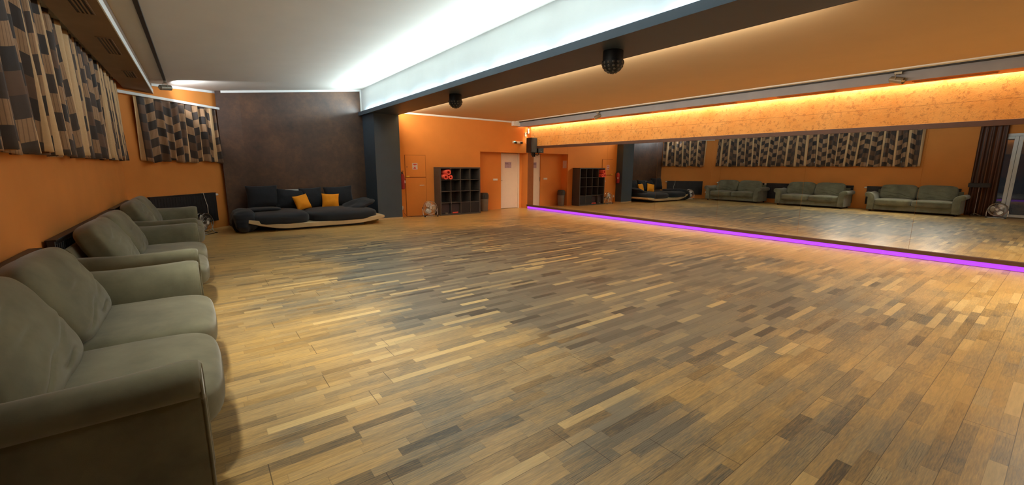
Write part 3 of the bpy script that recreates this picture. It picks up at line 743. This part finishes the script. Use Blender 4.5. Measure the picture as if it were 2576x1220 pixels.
# track spot lamps
def make_spot(label, loc, aim, mface, ln=.17, twin=False):
    t = thing('track_spot', label, 'spot lamp', loc, 0, 'spot lamps on the ceiling tracks')
    dv = Vector(aim).normalized(); q = dv.to_track_quat('Z', 'Y').to_matrix().to_4x4()
    T = Matrix.Translation((0, 0, -.13)) @ q
    MB().lathe([(.03, -ln / 2 - .02), (.05, -ln / 2), (.052, ln / 2), (.046, ln / 2), (.044, ln / 2 - .02), (0, ln / 2 - .02)], 20, T).build('lamp_body', M['spot_body'], t, smooth=True)
    MB().lathe([(.042, ln / 2 - .022), (.042, ln / 2 - .012), (0, ln / 2 - .008)], 18, T).build('lamp_lens', mface, t, smooth=True)
    if twin:
        for sg in (-1, 1): MB().lathe([(.019, ln / 2 - .012), (.019, ln / 2 - .004), (0, ln / 2 - .002)], 14, T @ Matrix.Translation((sg * .021, 0, 0))).build('reflector', M['reflector'], t, smooth=True)
    b = MB(); sd = dv.cross(Vector((0, 0, 1))).normalized() * .058
    b.tube([sd + Vector((0, 0, -.13)), sd + Vector((0, 0, -.04)), -sd + Vector((0, 0, -.04)), -sd + Vector((0, 0, -.13))], .006, 6)
    b.build('yoke', M['spot_body'], t, smooth=True)
    MB().box(-.02, .02, -.05, .05, -.04, .0).build('adapter', M['spot_body'], t, bevel=.003)
    return t
make_spot('grey track spot at the far end above the small curtain', (-.33, 11.3, zl(-.35) - .034), (.75, .55, .12), M['lens'], .2)
make_spot('far grey track spot in front of the cork band', (9.44, 8.55, ZR - .034), (-.6, .5, -.35), M['lens'])
make_spot('near grey track spot with paired lenses in front of the cork band', (9.44, 2.03, ZR - .034), (-.3, -.9, -.3), M['lens'], .19, True)

# ------------------------------------------------------------------ radiators
def make_radiator(name_label, L, T, cat='radiator', valve_end=1, group='black panel radiators'):
    """T: local x along the wall, local -y into the room"""
    t = thing('radiator', name_label, cat, (0, 0, 0), 0, group); t.matrix_world = T
    b = MB(); b.box(0, L, -.085, -.03, .19, .875); b.build('panel', M['black_metal'], t, bevel=.006)
    b = MB()
    n = int(L / .07)
    for k in range(n): b.box(.02 + k * .07, .055 + k * .07, -.092, -.085, .23, .84)
    b.build('ribs', M['black_metal'], t, bevel=.004)
    MB().box(0, L, -.095, -.02, .868, .884).build('top_grille', M['black_metal'], t, bevel=.003)
    x = L if valve_end else 0; sg = 1 if valve_end else -1
    b = MB(); b.lathe([(.022, 0), (.026, .02), (.026, .07), (.02, .085), (0, .085)], 16, TR((x, -.06, .83), ry=sg * PI / 2)); b.build('valve', M['ivory'], t, smooth=True)
    for xx in (.2, L - .2): MB().box(xx - .02, xx + .02, -.03, 0, .3, .75).build('bracket', M['black_metal'], t)
    return t
TL = Matrix.Translation((XL, 0, 0)) @ Matrix.Rotation(PI / 2, 4, 'Z')
for y0, L, lab in ((2.35, 2.55, 'black radiator behind the nearest green sofa'), (5.33, 3.22, 'black radiator behind the middle green sofa'), (8.66, 2.13, 'black radiator behind the farthest green sofa')):
    make_radiator(lab, L, TL @ Matrix.Translation((y0, 0, 0)))
make_radiator('black radiator on the diagonal wall under the small curtain', 1.73, Td @ Matrix.Translation((.38, 0, 0)))
p0 = diag(1.75, .1)
b = MB(); b.tube([(diag(1.72, .04).x, diag(1.72, .04).y, .885), (diag(1.72, .10).x, diag(1.72, .10).y, .89), (diag(1.73, .108).x, diag(1.73, .108).y, .8), (diag(1.76, .108).x, diag(1.76, .108).y, .68), (diag(1.79, .108).x, diag(1.79, .108).y, .58), (diag(1.78, .112).x, diag(1.78, .112).y, .40)], .007, 6)
tag(b.build('white_cable', M['ivory'], None, smooth=True), 'white cable hanging over the diagonal wall radiator', 'cable')
t = thing('wall_socket', 'round white socket low on the diagonal wall beside the far sofa', 'socket', (diag(.17).x, diag(.17).y, .32), math.atan2(d.y, d.x))
MB().lathe([(.045, 0), (.045, .012), (.04, .02), (0, .02)], 18, TR(rx=PI / 2)).build('plate', M['socket_white'], t, smooth=True)

# ------------------------------------------------------------------ windows and curtains
def window(name, L, T, z0, z1, lab, n):
    t = bpy.data.objects.new(name, None); C.objects.link(t); t.matrix_world = T; struct(t, lab)
    b = MB(); b.box(0, L, -.03, 0, z0, z0 + .06); b.box(0, L, -.03, 0, z1 - .06, z1)
    for k in range(n + 1):
        x = k * (L - .06) / n; b.box(x, x + .06, -.03, 0, z0 + .06, z1 - .06)
    struct(b.build('window_frame', M['frame_white'], t))
    struct(MB().box(0, L, -.008, -.002, z0 + .06, z1 - .06).build('window_pane', plain('night_black_glass', srgb(14, 15, 18), .05), t))
window('window_1', 7.2, TL @ Matrix.Translation((3.6, 0, 0)), 1.78, 2.86, 'long dark window behind the long curtain', 8)
window('window_2', 1.95, Td @ Matrix.Translation((.45, 0, 0)), 1.78, 2.78, 'small dark window behind the small curtain', 3)
def curtain(name, label, cat, L, z0, z1, T, m, amp=.05, per=.19, full=1.55, seed=1, nz=26, hem=.012, y0=-.10, gather=0.0, group=None):
    b = MB(); nx = int(L / .014); vs, fs, uv = [], [], []
    rnd = random.Random(seed); ph = [rnd.uniform(0, 6.28) for _ in range(6)]
    def off(x, h):       # h = 0 top .. 1 bottom
        a = amp * (.55 + .45 * h)
        xx = x + .05 * h * math.sin(x * 1.9 + ph[0]) + .03 * math.sin(x * 3.7 + ph[1])
        return a * (math.sin(2 * PI * xx / per + ph[2] + 1.1 * math.sin(x * 1.3 + ph[3])) + .45 * math.sin(2 * PI * xx / per * .53 + ph[4] + h) + .22 * math.sin(2 * PI * xx / per * 2.3 + ph[5] + 2 * h))
    for j in range(nz + 1):
        h = j / nz; u = 0; prev = None
        for i in range(nx + 1):
            x = L * i / nx; y = y0 + off(x, h)
            xs = x + .04 * h * math.sin(x * 2.3 + ph[1]) + gather * h * (x - L / 2)
            z = z1 + (z0 - z1) * h + (hem * math.sin(x * 7 + ph[0]) + hem * .8 * math.sin(x * 17 + ph[2])) * h
            p = Vector((x, off(x, .5))); u = 0 if prev is None else u + (p - prev).length; prev = p
            vs.append((xs, y, z)); uv.append((u, z))
    for j in range(nz):
        for i in range(nx):
            a = j * (nx + 1) + i; fs.append((a, a + nx + 1, a + nx + 2, a + 1))
    b.add(vs, fs, None); b.uv = uv
    o = b.build(name, m, None, smooth=True, angle=180); o.matrix_world = T
    s_ = o.modifiers.new('cloth', 'SOLIDIFY'); s_.thickness = .0025
    return tag(o, label, cat, group)
curtain('window_curtain', 'long patterned brown and beige curtain on the window wall', 'curtain', 7.45, 1.63, 3.06, TL @ Matrix.Translation((3.5, 0, 0)), M['curtain'], seed=3, y0=-.095)
curtain('window_curtain', 'small patterned curtain under the white rail on the diagonal wall', 'curtain', 2.05, 1.62, 2.90, Td @ Matrix.Translation((.34, 0, 0)), M['curtain'], seed=9, per=.2, hem=.02, y0=-.10)
t = thing('curtain_rail', 'white curtain rail across the diagonal orange wall', 'curtain rail', (0, 0, 0)); t.matrix_world = Td
MB().box(-.02, LD + .08, -.13, -.075, 2.905, 2.96).build('rail', M['white'], t, bevel=.004)
for x in (.3, 1.35, 2.4): MB().box(x - .015, x + .015, -.08, 0, 2.92, 2.95).build('bracket', M['white'], t)
MB().box(LD + .08, LD + .095, -.135, -.07, 2.90, 2.965).build('end_cap', M['black'], t)
curtain('door_drape', 'full-length dark brown drape beside the glass door, seen in the mirror', 'curtain', .62, .02, 3.0, TL @ Matrix.Translation((1.56, 0, 0)), M['drape'], amp=.03, per=.15, seed=5, y0=-.08, hem=.003)

# glass door (seen in the mirror)
t = bpy.data.objects.new('door_2', None); C.objects.link(t); t.location = (XL, 0, 0); struct(t, 'white framed double glass door beside the brown drape')
b = MB(); b.box(-.08, .01, .25, .31, 0, 2.68); b.box(-.08, .01, 1.99, 2.05, 0, 2.68); b.box(-.08, .01, .31, 1.99, 2.60, 2.68)
struct(b.build('door_frame', M['frame_white'], t, bevel=.004))
for y0, y1, in ((.315, 1.308), (1.316, 1.985)):
    b = MB(); b.box(-.06, .02, y0, y0 + .09, .02, 2.595); b.box(-.06, .02, y1 - .09, y1, .02, 2.595); b.box(-.06, .02, y0 + .09, y1 - .09, 2.51, 2.595); b.box(-.06, .02, y0 + .09, y1 - .09, .02, .11)
    lf = struct(b.build('door_leaf', M['frame_white'], t, bevel=.004))
    struct(MB().box(-.025, -.017, y0 + .085, y1 - .085, .105, 2.515).build('glass_pane', M['glass'], lf))
b = MB(); b.box(.02, .045, 1.25, 1.275, .98, 1.12); b.build('door_handle', M['frame_white'], t, bevel=.004)

# black stand beside the drape
t = thing('display_stand', 'black box-topped stand on a thin pole by the drape, seen in the mirror', 'stand', (-.82, 1.93, 0))
MB().box(-.10, .10, -.25, .25, .96, 1.10).build('top_box', M['black'], t, bevel=.008)
b = MB(); b.tube([(0, 0, .06), (0, 0, .965)], .014, 10); b.build('pole', M['chrome'], t, smooth=True)
for k in range(3):
    a = 2 * PI * k / 3 + .4; b = MB(); b.tube([(0, 0, .11), (.13 * math.cos(a), .13 * math.sin(a), .05), (.17 * math.cos(a), .17 * math.sin(a), .010)], .009, 8); b.build('leg', M['chrome'], t, smooth=True)

# ------------------------------------------------------------------ green sofas
def make_sofa(label):
    t = thing('sofa', label, 'sofa', (0, 0, 0), 0, 'olive grey sofas along the window wall')
    L, D = 2.58, 1.0; aw = .27; hl = L / 2
    m = M['sofa']
    MB().box(.06, D - .085, -hl + .10, hl - .10, .065, .275).build('base_frame', m, t, bevel=.02)
    # backrest shell, leaning
    b = MB(); b.prism([(.0, .065), (.0, .76), (.012, .785), (.03, .785), (.05, .76), (.22, .27), (.22, .065)], -hl + .16, hl - .16, 'y'); b.build('backrest', m, t, bevel=.025)
    sw = (L - 2 * aw) / 2
    for k in (-1, 1):
        b = MB(); b.cushion((.625, k * sw / 2, .355), (.415, sw / 2 + .004, .118), 5.5, 16, (0.05, 0, .16), .006, 2 + k)
        b.build('seat_cushion', m, t, smooth=True, angle=180)
        T = Matrix.Translation((.235, k * sw / 2, .692)) @ Matrix.Rotation(R(-26), 4, 'Y')
        cr = [(.30 * k + .12, .12, .26, .15, .010), (-.15, .02, .22, -.1, .008), (.22, -.08, .30, .12, .012), (-.2, -.17, .24, .2, .012), (.1, -.21, .2, -.12, .012)]
        b = MB(); b.cushion((0, 0, 0), (.108, sw / 2 + .002, .292), 5.0, 64, (.34, -.015, .03), .008, 5 + 3 * k, T, cr)
        b.build('back_cushion', m, t, smooth=True, angle=180)
    # flared rolled arms: section (outward, z), swept front to back
    sec = [(-.13, .07), (-.13, .30), (-.132, .46), (-.12, .55), (-.085, .615), (-.03, .655), (.03, .685), (.085, .698), (.135, .685), (.168, .648), (.172, .60), (.15, .562), (.112, .548), (.078, .545), (.072, .50), (.072, .3), (.075, .07)]
    for sg in (-1, 1):
        yc = sg * (hl - .155); vs, fs = [], []
        xs = [(.02, .93), (.05, .99), (.12, 1), (.4, 1), (.7, 1), (.90, 1), (.945, .985), (.968, .94), (.975, .88)]
        n = len(sec)
        cyy, czz = .0, .38
        for x, s_ in xs:
            for (o_, z) in sec:
                zz = z if z < .1 else .07 + (z - .07) * (1 - (1 - s_) * .18)
                vs.append((x, yc + sg * (cyy + (o_ - cyy) * (1 - (1 - s_) * .9)), zz + .012 * math.sin(x * 9) * (1 if z > .6 else 0)))
        for i in range(len(xs) - 1):
            for k in range(n):
                k2 = (k + 1) % n; fs.append((i * n + k, i * n + k2, (i + 1) * n + k2, (i + 1) * n + k))
        fs += [tuple(range(n)), tuple((len(xs) - 1) * n + k for k in range(n))]
        b = MB().add(vs, fs); o = b.build('armrest', m, t, smooth=True, angle=60)
        # piped edge round the arm's front
        pts = [(.972, yc + sg * (o_ * .90), .07 + (z - .07) * .975) for (o_, z) in sec]
        b = MB(); b.tube(pts, .008, 6); b.build('piping', m, o, smooth=True, angle=180)
        for xf in (.12, .86):
            b = MB(); b.lathe([(0, 0), (.026, 0), (.032, .066), (0, .066)], 10, TR((xf, sg * (hl - .17), 0))); b.build('leg', M['foot'], t, smooth=True)
    return t
sofa = make_sofa('nearest olive green suede sofa along the orange window wall')
sofa.location = (-1.05, 3.40, 0)
dup(sofa, (-1.05, 6.53, 0), 0, 'middle olive green suede sofa along the orange window wall')
dup(sofa, (-1.05, 9.66, 0), 0, 'farthest olive green suede sofa, next to the diagonal wall')

# ------------------------------------------------------------------ black lounge sofa
t = thing('lounge_sofa', 'low black lounge sofa on a beige boat-shaped base by the brown wall', 'sofa', (2.4, 12.1, 0))
b = MB(); top, bot = [], []
for i in range(25):
    u = -1 + 2 * i / 24; x = u * 1.62
    rise = (.20 if u < 0 else .11) * max(0, (abs(u) - .45) / .55) ** 1.7
    bot.append((x, .055 + rise)); top.append((x, .17 + rise * 1.05 - (.05 * max(0, abs(u) - .8) / .2)))
poly = bot + top[::-1]
b.prism(poly, -.86, .78, 'y'); b.build('base_shell', M['shell'], t, bevel=.012, smooth=True, angle=50)
MB().box(-1.0, 1.1, -.66, .6, 0, .058).build('plinth', M['black'], t)
b = MB(); b.cushion((-.90, -.05, .27), (.70, .83, .155), 4.2, 18, (0, .02, .10), .010, 3); b.build('seat_cushion', M['black_cloth'], t, smooth=True, angle=180)
b = MB(); b.cushion((.66, -.05, .26), (.86, .83, .16), 4.2, 18, (0, .02, .10), .010, 8); b.build('seat_cushion', M['black_cloth'], t, smooth=True, angle=180)
def pil(name, label, cat, x, z, hw_, hh, th, m, y=12.72, lean=12, tilt=0, yaw=0, seed=0, group=None):
    T = TR((0, 0, 0), rx=R(-lean), ry=R(tilt), rz=R(yaw))
    b = MB().pillow(hw_, hh, th, 16, .008, seed)
    o = b.build(name, m, None, smooth=True, angle=180, weld=.0005); o.matrix_world = Matrix.Translation((x, y, z)) @ T
    return tag(o, label, cat, group)
gp = 'black back pillows on the lounge sofa'
pil('back_pillow', 'large black back pillow at the left end of the lounge sofa', 'pillow', 1.32, .745, .37, .30, .15, M['black_cloth'], 12.70, 14, 0, 4, 1, gp)
pil('back_pillow', 'slumped black pillow between the left pillow and left orange cushion', 'pillow', 1.96, .66, .34, .27, .14, M['black_cloth'], 12.66, 20, 6, -4, 2, gp)
pil('back_pillow', 'black pillow between the two orange cushions', 'pillow', 2.50, .68, .30, .28, .14, M['black_cloth'], 12.72, 14, -2, 3, 3, gp)
pil('back_pillow', 'black back pillow at the right, behind the right orange cushion', 'pillow', 3.23, .69, .39, .29, .15, M['black_cloth'], 12.72, 13, -3, -6, 4, gp)
go = 'orange scatter cushions on the lounge sofa'
pil('scatter_cushion', 'left orange scatter cushion, tilted, on the black lounge sofa', 'cushion', 2.20, .58, .205, .205, .10, M['orange_cushion'], 12.42, 18, -10, 22, 5, go)
pil('scatter_cushion', 'right orange scatter cushion, upright, on the black lounge sofa', 'cushion', 2.93, .585, .225, .205, .10, M['orange_cushion'], 12.45, 14, 2, -12, 6, go)
# throws
b = MB(); b.cushion((.79, 11.80, .262), (.25, .58, .255), 3.0, 40, (0, 0, .08), .03, 11, None, (), .07); b.cushion((1.22, 12.02, .478), (.42, .24, .042), 3.0, 16, (0, 0, .3), .02, 4)
tag(b.build('throw_blanket', M['black_cloth'], None, smooth=True, angle=180), 'black throw heaped over the left end of the lounge sofa', 'blanket', 'black throws on the lounge sofa')
b = MB(); T = TR((3.60, 12.16, .50), rx=R(4), ry=R(-15), rz=R(10))
b.cushion((0, 0, 0), (.42, .42, .06), 3.0, 22, (0, 0, .6), .045, 15, T)
tag(b.build('throw_blanket', M['black_cloth'], None, smooth=True, angle=180), 'folded black throw on the right end of the lounge sofa', 'blanket', 'black throws on the lounge sofa')
b = MB(); b.box(-.27, .27, -.012, .012, 0, .9); o = b.build('white_board', M['white'], None, bevel=.004); o.location = (2.06, 12.985, 0)
tag(o, 'white board propped against the brown wall behind the pillows', 'board')
